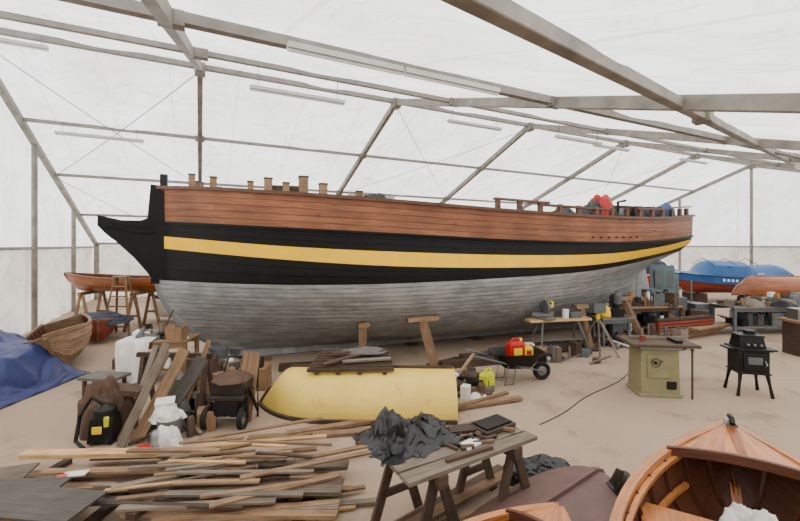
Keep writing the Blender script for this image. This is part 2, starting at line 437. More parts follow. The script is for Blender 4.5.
for k in range(14):
    z=lerp(ZK,crv(RAIL,LS),k/13);s,y=hull(LS,z);tr.append(((s,-y,z),(s,y,z)))
b.loft([[p[0] for p in tr],[p[1] for p in tr]],lambda i,j:HWD if j>9 else(BLK if j>7 else SILV))
dk=[]
for i in range(NS+1):
    S=S_(i);z=crv(RAIL,S)-.5;s,y=hull(S,z);dk.append(((s,-y+.03,z),(s,y-.03,z)))
b.loft([[p[0] for p in dk],[p[1] for p in dk]],DECK)
for side in(-1,1):
    g=[]
    for zz in(-.5,0):
        row=[]
        for i in range(NS+1):
            S=S_(i);z=crv(RAIL,S)+zz;s,y=hull(S,z);row.append((s,side*max(0.01,y-.08),z))
        g.append(row)
    b.loft(g,HWD,uvs=lambda i,j:(S_(j),i*4))
    pts=[]
    for i in range(0,NS+1,2):
        S=S_(i);z=crv(RAIL,S)+.03;s,y=hull(S,z);pts.append((s,side*(y-.03),z))
    b.sweep(pts,.2,.07,CAPW)
    pts=[]
    for i in range(0,NS+1,2):
        S=S_(i);z=crv(WB,S);s,y=hull(S,z);pts.append((s,side*(y+.02),z))
    b.sweep(pts,.06,.05,BLK)
    for S in(10.3,10.6,10.9,11.2,11.5,11.8,12.1):
        z=crv(WB,S)+.14;s,y=hull(S,z);b.box((s,side*(y+.012),z),(.07,.03,.045),BLACK)
    for S in(3.2,3.6,6.2,8.4,13.0):
        z=crv(WB,S)+.3;s,y=hull(S,z);b.box((s,side*(y+.012),z),(.1,.02,.03),CAPW,rz=side*.05)
b.box((LS-.0,0,3.7),(.16,2.2,.07),CAPW)
b.sweep([(crv(STEM,z)-.04,0,z) for z in(3.9,3.,2.,1.6,1.2,.9,.6,.4,.22,.12)],.16,.16,SILV,up=(0,1,0))
b.beam((-.08,0,1.84),(-.08,0,3.95),.19,.16,BLK,up=(1,0,0))
b.beam((1.45,0,.14),(14.6,0,.14),.16,.24,SILV)
b.beam((14.6,0,.05),(14.75,0,2.0),.16,.2,SILV)
b.poly([(14.72,0,.15),(15.3,0,.2),(15.25,0,1.2),(15.0,0,2.1),(14.82,0,2.1)],(0,.08,0),SILV)
b.poly([(.0,0,3.5),(-.1,0,3.36),(-.35,0,3.24),(-.72,0,3.24),(-1.15,0,3.34),(-1.15,0,3.12),(-1.0,0,2.94),(-.82,0,2.78),(-.48,0,2.42),(-.24,0,2.1),(-.05,0,1.8),(.05,0,1.75)],(0,.15,0),BLK)
b.poly([(.1,0,4.02),(-.16,0,4.04),(-.22,0,3.3),(.1,0,3.1)],(0,.24,0),BLK)
b.box((.08,0,4.14),(.14,.14,.3),BLACK)
for sd in(-1,1):
    b.sweep([(-.95,sd*.09,3.14),(-.45,sd*.1,3.0),(-.1,sd*.12,2.98)],.04,.06,BLK)
    pts=[(lambda q:(q[0]-.01,sd*(q[1]+.03),z_))(hull(.06,z_)) for z_ in(1.95,2.4,2.9,3.4,3.9)]
    b.sweep(pts,.08,.16,BLK,up=(1,0,0))
for S,ins,h,w in((1.15,.25,.3,.13),(1.9,.25,.24,.12),(2.25,.3,.34,.16),(2.6,.25,.26,.13),(2.95,.3,.42,.18),(3.35,.3,.3,.16),(4.1,.3,.2,.13),(.7,.2,.34,.12)):
    z=crv(RAIL,S);s,y=hull(S,z)
    for sd in(-1,1):
        if y-ins>.1: b.box((s,sd*(y-ins),z+h/2-.25),(w,w,h+.5),LUM);b.box((s,sd*(y-ins),z+h+.01),(w*1.15,w*1.15,.03),LUMD)
b.beam((2.3,-1.3,3.9),(3.0,-1.5,3.88),.14,.16,LUMD)
S=7.4
while S<15.8:
    z=crv(RAIL,S);s,y=hull(S,z)
    for sd in(-1,1): b.box((s,sd*(y-.08),z+.14),(.1,.1,.3),CAPW)
    S+=.62
for S0,S1,dz in((7.3,8.9,.3),(8.6,11.,.24),(12.2,13.6,.3),(13.4,15.8,.34)):
    for sd in(-1,1):
        pts=[]
        for k in range(7):
            S=lerp(S0,S1,k/6);z=crv(RAIL,S);s,y=hull(S,z);pts.append((s,sd*(y-.08),z+dz))
        b.sweep(pts,.13,.05,CAPW)
b.box((9.2,-.3,3.3),(1.2,1.2,.7),LUMD);b.box((13.4,-.3,3.5),(1.5,1.2,.9),LUMD)
b.lathe((12.9,-.9,3.0),[(.001,0),(.2,0),(.2,.75),(.12,.85),(.001,.85)],GREYM)
for x in(13.6,14.1,14.6): b.box((x,-.9,3.65),(.2,.15,.6),LUMD)
b.tube([(12.3,-1.3,3.3),(12.3,-1.3,4.0),(12.6,-1.3,4.05)],.04,BLACK)
b.done('wooden_sailing_ship',ang=40)
def shipheap(nm,c,r,m,seed):
    b=B();b.M=SM;b.heap(c,r,m,seed,fold=.16);b.done(nm)
shipheap('red_canvas_bundle',(11.4,-1.5,2.95),(.34,.3,1.1),RED,4)
shipheap('dark_tarp_bundle',(11.0,-1.5,2.95),(.4,.3,.85),BTP,15)
shipheap('brown_canvas_bundle',(11.95,-1.35,2.95),(.45,.35,.9),DKB,5)
shipheap('black_rope_coil',(4.6,-1.7,3.1),(.32,.22,.7),BTP,6)
shipheap('black_rope_heap',(10.0,-1.5,2.95),(.6,.3,.7),BTP,7)
shipheap('navy_tarp_bundle',(13.7,-1.2,3.0),(.6,.3,.8),NAVY,17)
shipheap('blue_tarp_bundle',(15.2,-.6,3.1),(.35,.35,.9),BCOV,8)
b=B();b.M=SM
for s in(2.2,4,6,8,10,12,14):
    b.box((s,0,.0+.01),(.35,1.,.02),LUM)
b.done('keel_blocks')
def shore(nm,x,y,tx,ty,tz,hw):
    b=B();b.beam((x,y,0),(tx,ty,tz),.16,.16,LUM)
    d=Vector((.937,.349,0));c=Vector((tx,ty,tz+.03))
    b.beam(c-d*hw/2,c+d*hw/2,.2,.1,LUM);b.box((x,y,.03),(.4,.35,.06),LUMD)
    b.beam(Vector((x,y,.1)),Vector((x,y,.1))+d*.6+Vector((0,.4,-.04)),.1,.06,LUMD)
    b.done(nm,bevel=.008)
shore('hull_shore',.78,8.75,.5,8.95,1.02,.75)
shore('hull_shore',-.82,8.75,-.82,8.85,.9,.25)
shore('hull_shore',4.9,10.3,4.75,10.55,1.05,.4)
shore('hull_shore',6.9,11.4,6.6,11.8,1.1,.5)
b=B()
for p,q in(((.9,8.75,.08),(3.6,9.5,.08)),((1.4,9.2,.1),(4.6,10.3,.1)),((-2.6,8.6,.06),(-.2,9.1,.06)),((3,10.1,.1),(7,11.4,.1))):
    b.beam(p,q,.2,.15,LUMD)
b.done('timber_baulks')

# ------------------------------------------------------------ small boats
def boatpt(L,W,D,t,v,tr,sheer,off=0.,fe=2.3):
    hw=W/2*(1-(1-min(1,t/.55))**fe)*(1-(1-tr)*max(0,(t-.55)/.45)**2)
    ang=v*PI/2;kr=.55*D*max(0,1-t/.16)**2
    gz=D+sheer*(abs(t-.6)/.6)**2
    y=hw*math.sin(ang)**.8+.012;z=kr+(gz-kr)*(1-math.cos(ang))**.95
    x=-t*L-(1-v)*.16*L*.5*max(0,1-t/.3)**2
    return x,y+off*math.sin(ang),z-off*math.cos(ang)
def boat(b,M,L,W,D,mo,mi_,mg,nst=6,sheer=.15,tr=.65,inner=True,thw=3,clink=.014,deck=0.,n=26,fe=2.3,gw=.055):
    M0=b.M.copy();b.M=M
    for sd in(-1,1):
        for k in range(nst):
            g=[]
            for e in(0,.5,1):
                v=lerp(k/nst,(k+1)/nst,e);o=clink*(1-e)
                g.append([(lambda p:(p[0],sd*p[1],p[2]))(boatpt(L,W,D,(i/n)**1.2,v,tr,sheer,o,fe)) for i in range(n+1)])
            b.loft(g,mo,uvs=lambda i,j,k=k:(j*L/n,k*.37+i*.05))
        if inner:
            g=[[(lambda p:(p[0],sd*max(0,p[1]),p[2]))(boatpt(L,W,D,(i/n)**1.2,v/8,tr,sheer,-.018,fe)) for i in range(n+1)] for v in range(9)]
            b.loft(g,mi_,uvs=lambda i,j:(j*L/n,i*.08))
            for k in range(1,int(L/.22)):
                t=k*.22/L
                b.sweep([(lambda p:(p[0],sd*p[1],p[2]))(boatpt(L,W,D,t,v/8,tr,sheer,-.03,fe)) for v in range(9)],.025,.025,mi_)
        b.sweep([(lambda p:(p[0],sd*p[1],p[2]+.01))(boatpt(L,W,D,(i/n)**1.2,1,tr,sheer,0,fe)) for i in range(n+1)],gw,gw*.85,mg)
    tp=[boatpt(L,W,D,1,v/8,tr,sheer,0,fe) for v in range(9)]
    b.poly([(p[0],-p[1],p[2]) for p in reversed(tp)]+[(p[0],p[1],p[2]) for p in tp[1:]],(.03,0,0),mo if not inner else mg)
    b.sweep([(p[0]+.02,0,p[2]-.01) for p in [boatpt(L,W,D,0,1-v/6,tr,sheer,0,fe) for v in range(7)]]+[(p[0],0,p[2]-.02) for p in [boatpt(L,W,D,v/12,0,tr,sheer,0,fe) for v in range(1,13)]],.04,.06,mg,up=(0,1,0))
    if inner:
        for k in range(thw):
            t=lerp(.32,.92,k/max(1,thw-1));p=boatpt(L,W,D,t,.8,tr,sheer,0,fe)
            b.box((p[0],0,p[2]),(.2,2*p[1]-.04,.025),mg)
    if deck:
        g=[]
        for i in range(9):
            t=deck*i/8;p=boatpt(L,W,D,t,1,tr,sheer,0,fe)
            g.append([(p[0],p[1]*y,p[2]+.015+.04*(1-y*y)) for y in(-1,-.75,-.5,-.25,0,.25,.5,.75,1)])
        for j in range(8): b.loft([[r[j] for r in g],[r[j+1] for r in g]],mg,uvs=lambda i,k,j=j:(k*.1,j*.3+i*.05))
        e=g[-1];b.sweep(e,.03,.06,mi_)
    b.M=M0
def BM(x,y,z,head,flip=False,tilt=0,roll=0):
    M=Matrix.Translation((x,y,z))@Matrix.Rotation(head,4,'Z')@Matrix.Rotation(tilt,4,'Y')
    if flip: M=M@Matrix.Rotation(PI+roll,4,'X')
    elif roll: M=M@Matrix.Rotation(roll,4,'X')
    return M
b=B();M=BM(2.54,3.1,.70,math.atan2(.866,.5))
boat(b,M,3.3,1.45,.46,VARN,VARND,VARNL,nst=8,sheer=.14,deck=.17,thw=3)
b.M=M
b.tube([(-.18,0,.68),(-.14,0,.71),(-.06,0,.70)],.018,BLACK);b.box((-.1,0,.665),(.12,.07,.02),STL)
b.beam((-.06,0,.665),(-.56,0,.57),.05,.02,VARN)
for sd in(-1,1):
    b.sweep([(p[0],sd*(p[1]-.05),p[2]-.02) for p in[boatpt(3.3,1.45,.46,t/20,1,.65,.14) for t in range(3,20)]],.03,.03,VARNL)
    b.sweep([(p[0],sd*(p[1]-.05),p[2]) for p in[boatpt(3.3,1.45,.46,t/20,.72,.65,.14) for t in range(3,20)]],.03,.03,VARNL)
b.M=Matrix()
b.sawhorse((2.18,2.45,0),1.1,.67,LUM,math.atan2(.866,.5)+PI/2);b.sawhorse((1.3,.95,0),1.1,.67,LUM,math.atan2(.866,.5)+PI/2)
b.done('clinker_dinghy',ang=30)
b=B();b.heap((2.12,2.36,.78),(.12,.18,.36),CLOTH,3,fold=.16);b.heap((1.98,2.05,.78),(.16,.16,.32),CLOTH,33,fold=.16);b.done('white_sail_bag')
b=B();M=BM(1.12,2.84,.40,.78)
boat(b,M,1.9,.95,.34,VARN,VARND,VARNL,nst=6,sheer=.08,deck=.14,thw=2)
b.M=Matrix();b.sawhorse((.75,2.5,0),.7,.38,LUM,.78+PI/2);b.sawhorse((-.1,1.7,0),.7,.38,LUM,.78+PI/2)
b.done('varnished_dinghy',ang=30)
b=B();M=BM(2.3,4.35,.36,math.atan2(1.0,1.35),flip=True)
boat(b,M,2.0,1.12,.32,MAR,MAR,MAR,nst=5,sheer=.03,inner=False,clink=.0,fe=3.4,tr=.85)
b.done('maroon_upturned_tender')
b=B();b.heap((1.4,4.62,0),(.2,.14,.2),BTP,21,fold=.12);b.heap((1.75,4.8,0),(.2,.13,.16),BTP,22,fold=.12);b.done('black_bin_bag')
b=B();b.heap((2.2,3.86,0),(.2,.24,.42),BTP,23,fold=.12);b.done('black_bin_bag')
b=B();M=BM(-2.36,6.8,.64,PI-.04,flip=True)
boat(b,M,3.25,1.38,.6,CREAM,CREAM,LUMD,nst=8,sheer=.03,inner=False,clink=.004,tr=.88,fe=3.6,gw=.09)
b.done('yellow_upturned_dinghy',ang=60)
b=B()
for k in range(8):
    t=k/7;b.beam((-1.5+.12*t,6.45+.62*t,.68+.15*t),(-.1-.12*t,6.5+.62*t,.68+.15*t),.06,.05,LUMD)
for x in(-1.35,-1.0,-.65,-.25): b.beam((x,6.42,.64),(x+.03,7.15,.80),.06,.05,LUMD)
b.beam((-1.25,6.5,.76),(-.5,6.95,.86),.12,.03,LUMD);b.beam((-.95,6.6,.78),(-.15,6.7,.80),.1,.03,LUMG)
b.heap((-.6,6.95,.84),(.32,.13,.07),GREYC,9);b.box((-1.0,6.85,.85),(.3,.12,.05),BROWN,rz=.3)
b.done('wooden_grating')
b=B()
b.beam((-2.40,6.1,.02),(-2.35,6.35,1.0),.26,.03,LUM,up=(0,1,0));b.beam((-2.58,6.2,.02),(-2.48,6.5,.95),.1,.04,LUMD,up=(0,1,0))
b.done('leaning_board')
b=B();M=BM(-10.9,13.0,1.25,PI+.05,tilt=-.02)
boat(b,M,3.6,1.2,.42,VARN,VARND,VARN,nst=6,sheer=.12,thw=2)
b.M=Matrix();b.sawhorse((-10.0,13.0,0),1.1,1.22,LUM,PI/2);b.sawhorse((-8.3,12.9,0),1.1,1.22,LUM,PI/2)
b.done('rowing_boat_on_trestles')
b=B();boat(b,BM(-6.75,7.9,.14,-.95,roll=.25),2.9,1.2,.62,LUM,VARND,LUM,nst=6,sheer=.15)
b.done('brown_rowing_boat')
b=B();boat(b,BM(-8.0,10.6,.08,-.9),2.2,1.0,.5,ORG,VARND,LUM,nst=6,sheer=.12)
b.heap((-8.6,11.35,.5),(.75,.5,.28),NAVY,12);b.done('covered_rowing_boat')
# blue tarpaulin: one sheet thrown over a boat, hanging to the floor
b=B()
def PT(u,v): return Vector((-8.75+2.2*u,8.75-2.1*v-.25*u,0))
def hT(u,v):
    p=PT(u,v)
    n1=noise.noise(Vector((p.x*1.3,p.y*1.3,3)));n2=1-2.6*abs(noise.noise(Vector((p.x*2.6+n1,p.y*1.3,5))));n3=1-2.6*abs(noise.noise(Vector((p.x*6+n1*2,p.y*2.6,9))))
    # ridge of the boat below, running left-back to right-front
    rx=abs((v-.42)-.22*(u-.4));k=sstep(.56,.16,rx+.05*n1)*sstep(1.0,.72,u+.08*n2)
    z=.05+k*(.80+.22*n1-.14*u)+.22*sstep(.18,.0,abs(u-.3)+abs(v-.38))
    edge=min(u,1-u,v,1-v);z*=sstep(0,.1,edge+.02*n2)
    side=k*(1-k)*4
    z+=.07*n2*(.3+side)+.035*n3*(.4+side)
    return Vector((.09*n2*side+.02*n3,.07*n3*side,max(.006,z)))
b.sheet(PT,90,90,hT,BTARP);b.done('blue_tarpaulin')
b=B();boat(b,BM(-9.2,14.6,.15,PI-.3),3.,1.1,.6,WHITE,VARND,WHITE,nst=5);b.done('white_tender')
b=B()
for y0,y1 in((12.0,11.75),(12.1,12.4)):
    for x0,x1 in((-8.55,-8.8),(-8.25,-7.95)): b.beam((x0,y0,1.75),(x1,y1,0),.06,.04,LUM)
for k in range(1,6):
    t=k/6;b.beam((lerp(-8.55,-8.8,t),lerp(12.0,11.75,t),lerp(1.75,0,t)),(lerp(-8.25,-7.95,t),lerp(12.0,11.75,t),lerp(1.75,0,t)),.1,.03,LUM)
b.box((-8.4,12.05,1.75),(.4,.25,.04),LUM);b.done('wooden_step_ladder')

# ------------------------------------------------------------ left clutter
def clutter(b,x0,x1,y0,y1,z,n,seed,smax=.3,hmax=.3):
    r=random.Random(seed);ms=[LUMD,LUM,GREYM,BLACK,CARD,WHITE,STL,LUMG,LUMG,GREYC,BROWN,BLACK,LUMD,DKB,GREYM]
    for i in range(n):
        x=r.uniform(x0,x1);y=r.uniform(y0,y1);m=r.choice(ms);k=r.random();a=r.uniform(.06,smax);h=r.uniform(.05,hmax)
        if k<.4: b.box((x,y,z+h/2),(a,a*r.uniform(.4,1),h),m,rz=r.uniform(0,3))
        elif k<.65: b.lathe((x,y,z),[(.001,0),(a*.3,0),(a*.32,h*.8),(a*.2,h),(.001,h)],m,12)
        elif k<.85:
            an=r.uniform(0,3);l=r.uniform(.2,smax*2);b.beam((x-l/2*math.cos(an),y-l/2*math.sin(an),z+.03),(x+l/2*math.cos(an),y+l/2*math.sin(an),z+.05+h*.3),.05,.03,m)
        else: b.heap((x,y,z),(a*.7,a*.6,h*.7),m,seed+i,n=8)
def table(b,c,L,W,h,mt,ml,rz=0,th=.04,shelf=False):
    M0=b.M.copy();b.M=M0@Matrix.Translation(Vector((c[0],c[1],0)))@Matrix.Rotation(rz,4,'Z')
    b.box((0,0,h-th/2),(L,W,th),mt)
    for x in(-1,1):
        for y in(-1,1): b.beam((x*(L/2-.06),y*(W/2-.06),0),(x*(L/2-.06),y*(W/2-.06),h-th),.07,.07,ml)
    for y in(-1,1): b.box((0,y*(W/2-.06),h-th-.06),(L-.1,.03,.1),ml)
    if shelf: b.box((0,0,.25),(L-.1,W-.1,.03),ml)
    b.M=M0
b=B();table(b,(-4.85,8.1),1.3,.7,.82,LUM,LUM,.1,shelf=True)
clutter(b,-5.4,-4.3,7.9,8.3,.82,28,5,.28,.3);clutter(b,-5.3,-4.4,7.9,8.3,.28,10,6)
b.box((-4.45,8.0,.95),(.3,.28,.26),CARD);b.box((-5.2,8.1,.9),(.3,.3,.14),WHITE,rz=.3);b.beam((-4.9,8.2,.85),(-4.7,8.3,1.35),.06,.03,LUMD);b.done('cluttered_workbench',bevel=.004)
b=B()
prof=[(8.4,.86),(7.95,.87),(7.68,.84),(7.62,.6),(7.6,.35),(7.55,.1)]
def P(u,v):
    k=v*5;i=min(4,int(k));t=k-i;return Vector((-5.45+.62*u,lerp(prof[i][0],prof[i+1][0],t),lerp(prof[i][1],prof[i+1][1],t)))
b.sheet(P,30,20,lambda u,v:Vector((.02*math.sin(v*9+u*4),.05*math.sin(u*15+1)*sstep(.35,.6,v),.012*math.sin(u*11)*(v<.4))),CLOTH)
b.done('white_dust_sheet')
b=B()
b.beam((-5.7,7.3,.32),(-5.0,7.2,.32),.42,.05,GREYC)
for x in(-5.6,-5.1):
    for y in(7.1,7.4): b.beam((x,y,0),(x,y,.3),.05,.05,LUMD)
b.done('padded_bench')
b=B()
for x,y,tx,ty,tz,w,m in((-3.72,5.32,-3.35,5.75,1.28,.11,LUMG),(-3.6,5.45,-3.2,5.95,1.15,.16,LUM),(-3.85,5.5,-3.6,6.2,1.05,.1,LUM),(-3.5,5.6,-3.05,6.2,.95,.2,PLY),(-3.95,5.8,-3.9,6.4,1.1,.08,LUMG),(-3.3,5.9,-3.0,6.3,1.2,.07,LUM)):
    b.beam((x,y,.01),(tx,ty,tz),w,.03,m,up=(0,1,0))
b.beam((-4.2,6.4,.95),(-3.0,6.4,.93),.07,.07,LUMD)
for x in(-4.1,-3.1):
    b.beam((x,6.2,0),(x,6.4,.95),.06,.06,LUMD);b.beam((x,6.7,0),(x,6.42,.95),.06,.06,LUMD)
b.done('leaning_planks_rack')
b=B();b.box((-4.05,5.5,.2),(.32,.3,.32),BLACK,rz=.2,tp=.85);b.box((-4.05,5.34,.22),(.12,.02,.1),YPL,rz=.2)
b.lathe((-4.05,5.5,.36),[(.15,0),(.14,.1),(.06,.15),(.001,.16)],BLACK,16);b.box((-3.95,5.38,.32),(.06,.03,.14),LEAF,rz=.3)
b.tube([(-4.05,5.5,.5),(-4.2,5.45,.62),(-4.32,5.4,.4),(-4.3,5.3,.1),(-4.1,5.2,.04)],.025,BLACK)
for x in(-4.18,-3.92): b.wheel((x,5.42,.06),.06,.04,RUB)
b.done('vacuum_cleaner',bevel=.01)
b=B();b.heap((-4.3,5.85,0),(.3,.24,.7),BROWN,31,fold=.12,sq=.6);b.box((-4.1,5.95,.55),(.5,.3,.08),BROWN,rz=.2,ry=.15);b.done('brown_work_coat')
b=B()
b.lathe((-3.2,5.55,0),[(.001,0),(.13,0),(.16,.3),(.15,.3),(.12,.05),(.001,.05)],GREYC,20)
b.heap((-3.25,5.6,.26),(.17,.13,.2),CLOTH,41,fold=.14);b.heap((-3.1,5.35,0),(.14,.1,.26),CLOTH,45,fold=.14);b.box((-3.3,5.62,.5),(.24,.16,.04),CLOTH,rz=.4,rx=.3);b.done('white_rubbish_bags')
b=B();b.heap((-3.35,5.95,0),(.22,.2,.4),GREYC,43,fold=.12)
b.box((-2.85,5.9,.14),(.25,.3,.28),CARD,rz=.4);b.box((-3.35,5.25,.03),(.18,.14,.06),RED,rz=.4)
clutter(b,-3.5,-2.85,5.35,6.6,0,26,51,.22,.35);b.done('rubbish_pile')
b=B()
for x in(-2.82,-2.3):
    b.wheel((x,5.85,.17),.17,.08,RUB);b.beam((x+.06,6.3,.1),(x+.06,5.9,.62),.04,.04,BLACK);b.tube([(x+.06,6.3,0),(x+.06,6.3,.75),(x+.06,6.45,.9)],.018,BLACK)
    b.tube([(x+.06,5.85,.17),(x+.06,5.85,.5)],.02,BLACK)
b.tube([(-2.82,5.85,.17),(-2.3,5.85,.17)],.018,STL);b.tube([(-2.76,6.45,.9),(-2.24,6.45,.9)],.018,BLACK)
b.box((-2.54,6.1,.46),(.56,.6,.06),DKB);b.box((-2.54,6.15,.58),(.5,.5,.18),DKB);b.heap((-2.54,6.1,.66),(.25,.22,.1),BROWN,44,fold=.06);b.box((-2.54,5.95,.32),(.36,.3,.2),BLACK)
b.done('hand_cart',bevel=.012)
b=B();b.box((-3.2,7.0,.25),(.5,.4,.5),LUM);clutter(b,-3.35,-3.05,6.9,7.15,.5,10,61,.2,.25)
b.box((-2.75,7.6,.2),(.5,.4,.4),CARD);clutter(b,-2.9,-2.6,7.5,7.7,.4,7,62,.2,.2);b.box((-3.6,7.3,.33),(.4,.35,.66),LUMD);b.box((-3.9,7.0,.2),(.35,.35,.4),GREYC);b.done('storage_crates')
b=B()
b.lathe((-3.9,8.6,0),[(.001,0),(.18,0),(.2,.5),(.001,.5)],GREYM,16);clutter(b,-4.1,-3.2,7.7,8.7,0,30,63,.35,.55);b.done('scrap_heap')
b=B();clutter(b,-6.3,-5.7,7.9,9.,0,11,64,.3,.3);b.done('floor_oddments')

# ------------------------------------------------------------ lumber piles, foreground
rr=random.Random(5);b=B()
for x in(-4.2,-3.,-1.8,-1.0): b.beam((x,3.6,.03),(x+.1,4.95,.03),.1,.06,LUMD)
lv=.08
for layer in range(3):
    y=3.7+layer*.06
    while y<5.0-layer*.22:
        w=rr.uniform(.05,.16);L=rr.uniform(1.0,2.9);x=rr.uniform(-4.9,-1.4-L*.3);an=rr.uniform(-.16,.2)
        m=rr.choice([LUM,LUMD,LUM,LUMG,PLY,LUMG])
        z=lv+layer*.042
        b.beam((x,y,z),(min(x+L,-.6)*1.,y+L*math.sin(an)*.5,z+rr.uniform(0,.03)),w,rr.uniform(.02,.04),m)
        y+=w*.85+rr.uniform(0,.12)
b.beam((-4.5,4.78,.2),(-2.9,4.82,.2),.14,.05,LUML)
b.beam((-3.9,4.35,.23),(-1.6,4.5,.2),.1,.03,LUM);b.beam((-3.0,4.05,.23),(-1.2,4.35,.2),.14,.03,LUMD)
b.done('lumber_pile')
b=B()
for k in range(30):
    x0=-2.9+rr.uniform(-.3,1.3);y0=3.75+k*.04;L=rr.uniform(.4,1.5);sl=rr.uniform(-.15,.5);b.beam((x0,y0,.23+.003*k),(x0+L,y0+L*sl,.20+.004*k),rr.uniform(.035,.08),.022,rr.choice([LUM,LUMG,LUM,LUMD,LUM,LUML]))
b.beam((-2.5,3.7,.18),(-2.2,5.0,.19),.1,.06,LUMD)
for k in range(9):
    x0=-1.7+rr.uniform(0,.6);y0=3.9+k*.13;L=rr.uniform(.5,1.1);b.beam((x0,y0,.03+.012*k),(x0+L,y0+L*rr.uniform(-.1,.4),.03+.012*k),rr.uniform(.04,.09),.025,rr.choice([LUM,LUMG,LUM,LUML]))
b.done('timber_offcuts')
b=B()
b.box((-4.0,3.85,.28),(1.2,.55,.02),PLY,rz=.1,ry=.02);b.box((-3.3,3.7,.31),(.9,.45,.02),PLY,rz=-.12);b.box((-4.4,4.15,.26),(.9,.4,.02),LUMG,rz=.3)
b.box((-3.55,4.2,.27),(.1,.06,.02),RED,rz=.3);b.box((-3.45,4.25,.27),(.22,.1,.012),CLOTH,rz=.2)
b.done('plywood_sheets')
b=B()
for k in range(7):
    b.beam((-.6+k*.16,3.3+.05*k,.06+.03*(k%3)),(1.0+k*.2,4.3+rr.uniform(0,.4),.06+.03*(k%3)),.12,.03,rr.choice([LUM,LUML,LUMD]))
b.done('loose_planks')
b=B()
for p,q,w in(((-2.1,5.52,.03),(-.3,5.75,.03),.13),((-1.6,5.62,.05),(2.1,6.95,.05),.12),((-.6,5.4,.03),(1.2,5.8,.04),.1),((.2,6.0,.08),(1.9,7.1,.08),.08)):
    b.beam(p,q,w,.045,LUM)
b.done('floor_planks')
b=B()
d=Vector((1.28,.81,0)).normalized()
for k in range(4):
    t0=k/4+.125;p=Vector((lerp(.08,-.28,t0),lerp(3.14,3.8,t0),.8));q=Vector((lerp(1.36,.98,t0),lerp(3.95,4.36,t0),.8));b.beam(p,q,.155,.035,LUMG)
an=math.atan2(d.y,d.x)
b.sawhorse((.15,3.65,0),.8,.78,LUMD,an+PI/2);b.sawhorse((.95,4.05,0),.65,.78,LUMD,an+PI/2)
b.done('trestle_table')
b=B()
def PS(u,v):
    c0=Vector((-.32,3.64,0))+d*(u*.92);n_=Vector((-d.y,d.x,0));return c0+n_*((v-.5)*.66)
def hS(u,v):
    p=PS(u,v)
    n1=noise.noise(Vector((p.x*3,p.y*3,2)));n2=1-2.6*abs(noise.noise(Vector((p.x*6,p.y*6,5))));n3=1-2.6*abs(noise.noise(Vector((p.x*13+n1,p.y*13,9))))
    e=min(u,1-u,v,1-v);k=sstep(0,.28,e+.06*n1)
    lump=.2*math.exp(-((u-.2)**2+(v-.6)**2)/.03)+.13*math.exp(-((u-.6)**2+(v-.35)**2)/.02)+.08*math.exp(-((u-.8)**2+(v-.7)**2)/.01)
    z=.825+k*(.05+.07*n1+lump)+(.04*n2+.022*n3)*(.35+k)
    return Vector((.04*n2,.04*n3,max(.822,z)))
b.sheet(PS,80,60,hS,BTP)
b.heap((-.06,3.74,.84),(.13,.13,.24),BTP,73,fold=.12,n=24)
b.done('black_plastic_sheeting')
b=B();b.box((.95,4.12,.845),(.42,.26,.04),LUMD,rz=.6);b.box((.95,4.12,.87),(.36,.2,.03),BLACK,rz=.6);b.box((.62,4.02,.84),(.26,.14,.05),LUMD,rz=.2);b.box((.66,3.76,.83),(.2,.12,.02),CLOTH,rz=.7)
b.beam((.4,3.46,.83),(.85,3.7,.83),.04,.03,BROWN);b.beam((.7,4.15,.84),(1.15,4.0,.85),.03,.03,LUM)
rr2=random.Random(8)
for k in range(26):
    x=rr2.uniform(.5,1.15);y=3.42+.6*x+rr2.uniform(-.12,.2);an2=rr2.uniform(0,3);b.beam((x,y,.83),(x+.13*math.cos(an2),y+.13*math.sin(an2),.835),.03,.025,rr2.choice([BLACK,STL,LUMD,BLACK,BROWN,LUM]))
b.done('hand_tools')

# ------------------------------------------------------------ centre clutter
b=B();b.M=Matrix.Translation((2.3,7.95,0))@Matrix.Rotation(.15,4,'Z')
g=[];
for z,a,c in((.3,.28,.2),(.42,.4,.27),(.58,.52,.33),(.6,.54,.35)):
    g.append([(a*math.copysign(abs(math.cos(t))**.6,math.cos(t)),c*math.copysign(abs(math.sin(t))**.6,math.sin(t)),z) for t in [2*PI*k/28 for k in range(28)]])
b.loft(g,BLACK,closeU=True);n0=len(b.v);b.face([n0-112+k for k in range(28)],BLACK)
b.wheel((.55,0,.18),.18,.09,RUB,'Y')
for y in(-.22,.22):
    b.tube([(.55,y*.3,.18),(.2,y,.3),(-.3,y,.42),(-.95,y*1.2,.6)],.018,GREYM);b.tube([(-.25,y,.36),(-.32,y,.0),(-.15,y,.02),(-.1,y,.34)],.014,GREYM)
b.done('wheelbarrow')
def jerry(nm,x,y,z,m,s=1.,cap=BLACK,rz=0):
    b=B();b.M=Matrix.Translation((x,y,z))@Matrix.Rotation(rz,4,'Z')@Matrix.Scale(s,4)
    b.box((0,0,.14),(.28,.16,.28),m,tp=.98);b.box((0,0,.3),(.26,.15,.05),m,tp=.8)
    b.tube([(-.08,0,.32),(-.06,0,.37),(.06,0,.37),(.08,0,.32)],.015,m);b.lathe((.1,0,.31),[(.03,0),(.03,.06),(.001,.06)],cap,12);b.box((0,-.085,.16),(.16,.01,.12),cap);b.done(nm,bevel=.02)
jerry('red_fuel_can',2.28,7.9,.43,RED,1.15,YPL,.3);jerry('yellow_fuel_can',1.62,7.45,0,LEAF,1.05,LEAF,.8);jerry('yellow_fuel_can',2.55,8.0,.45,YPL,.7,RED,.3)
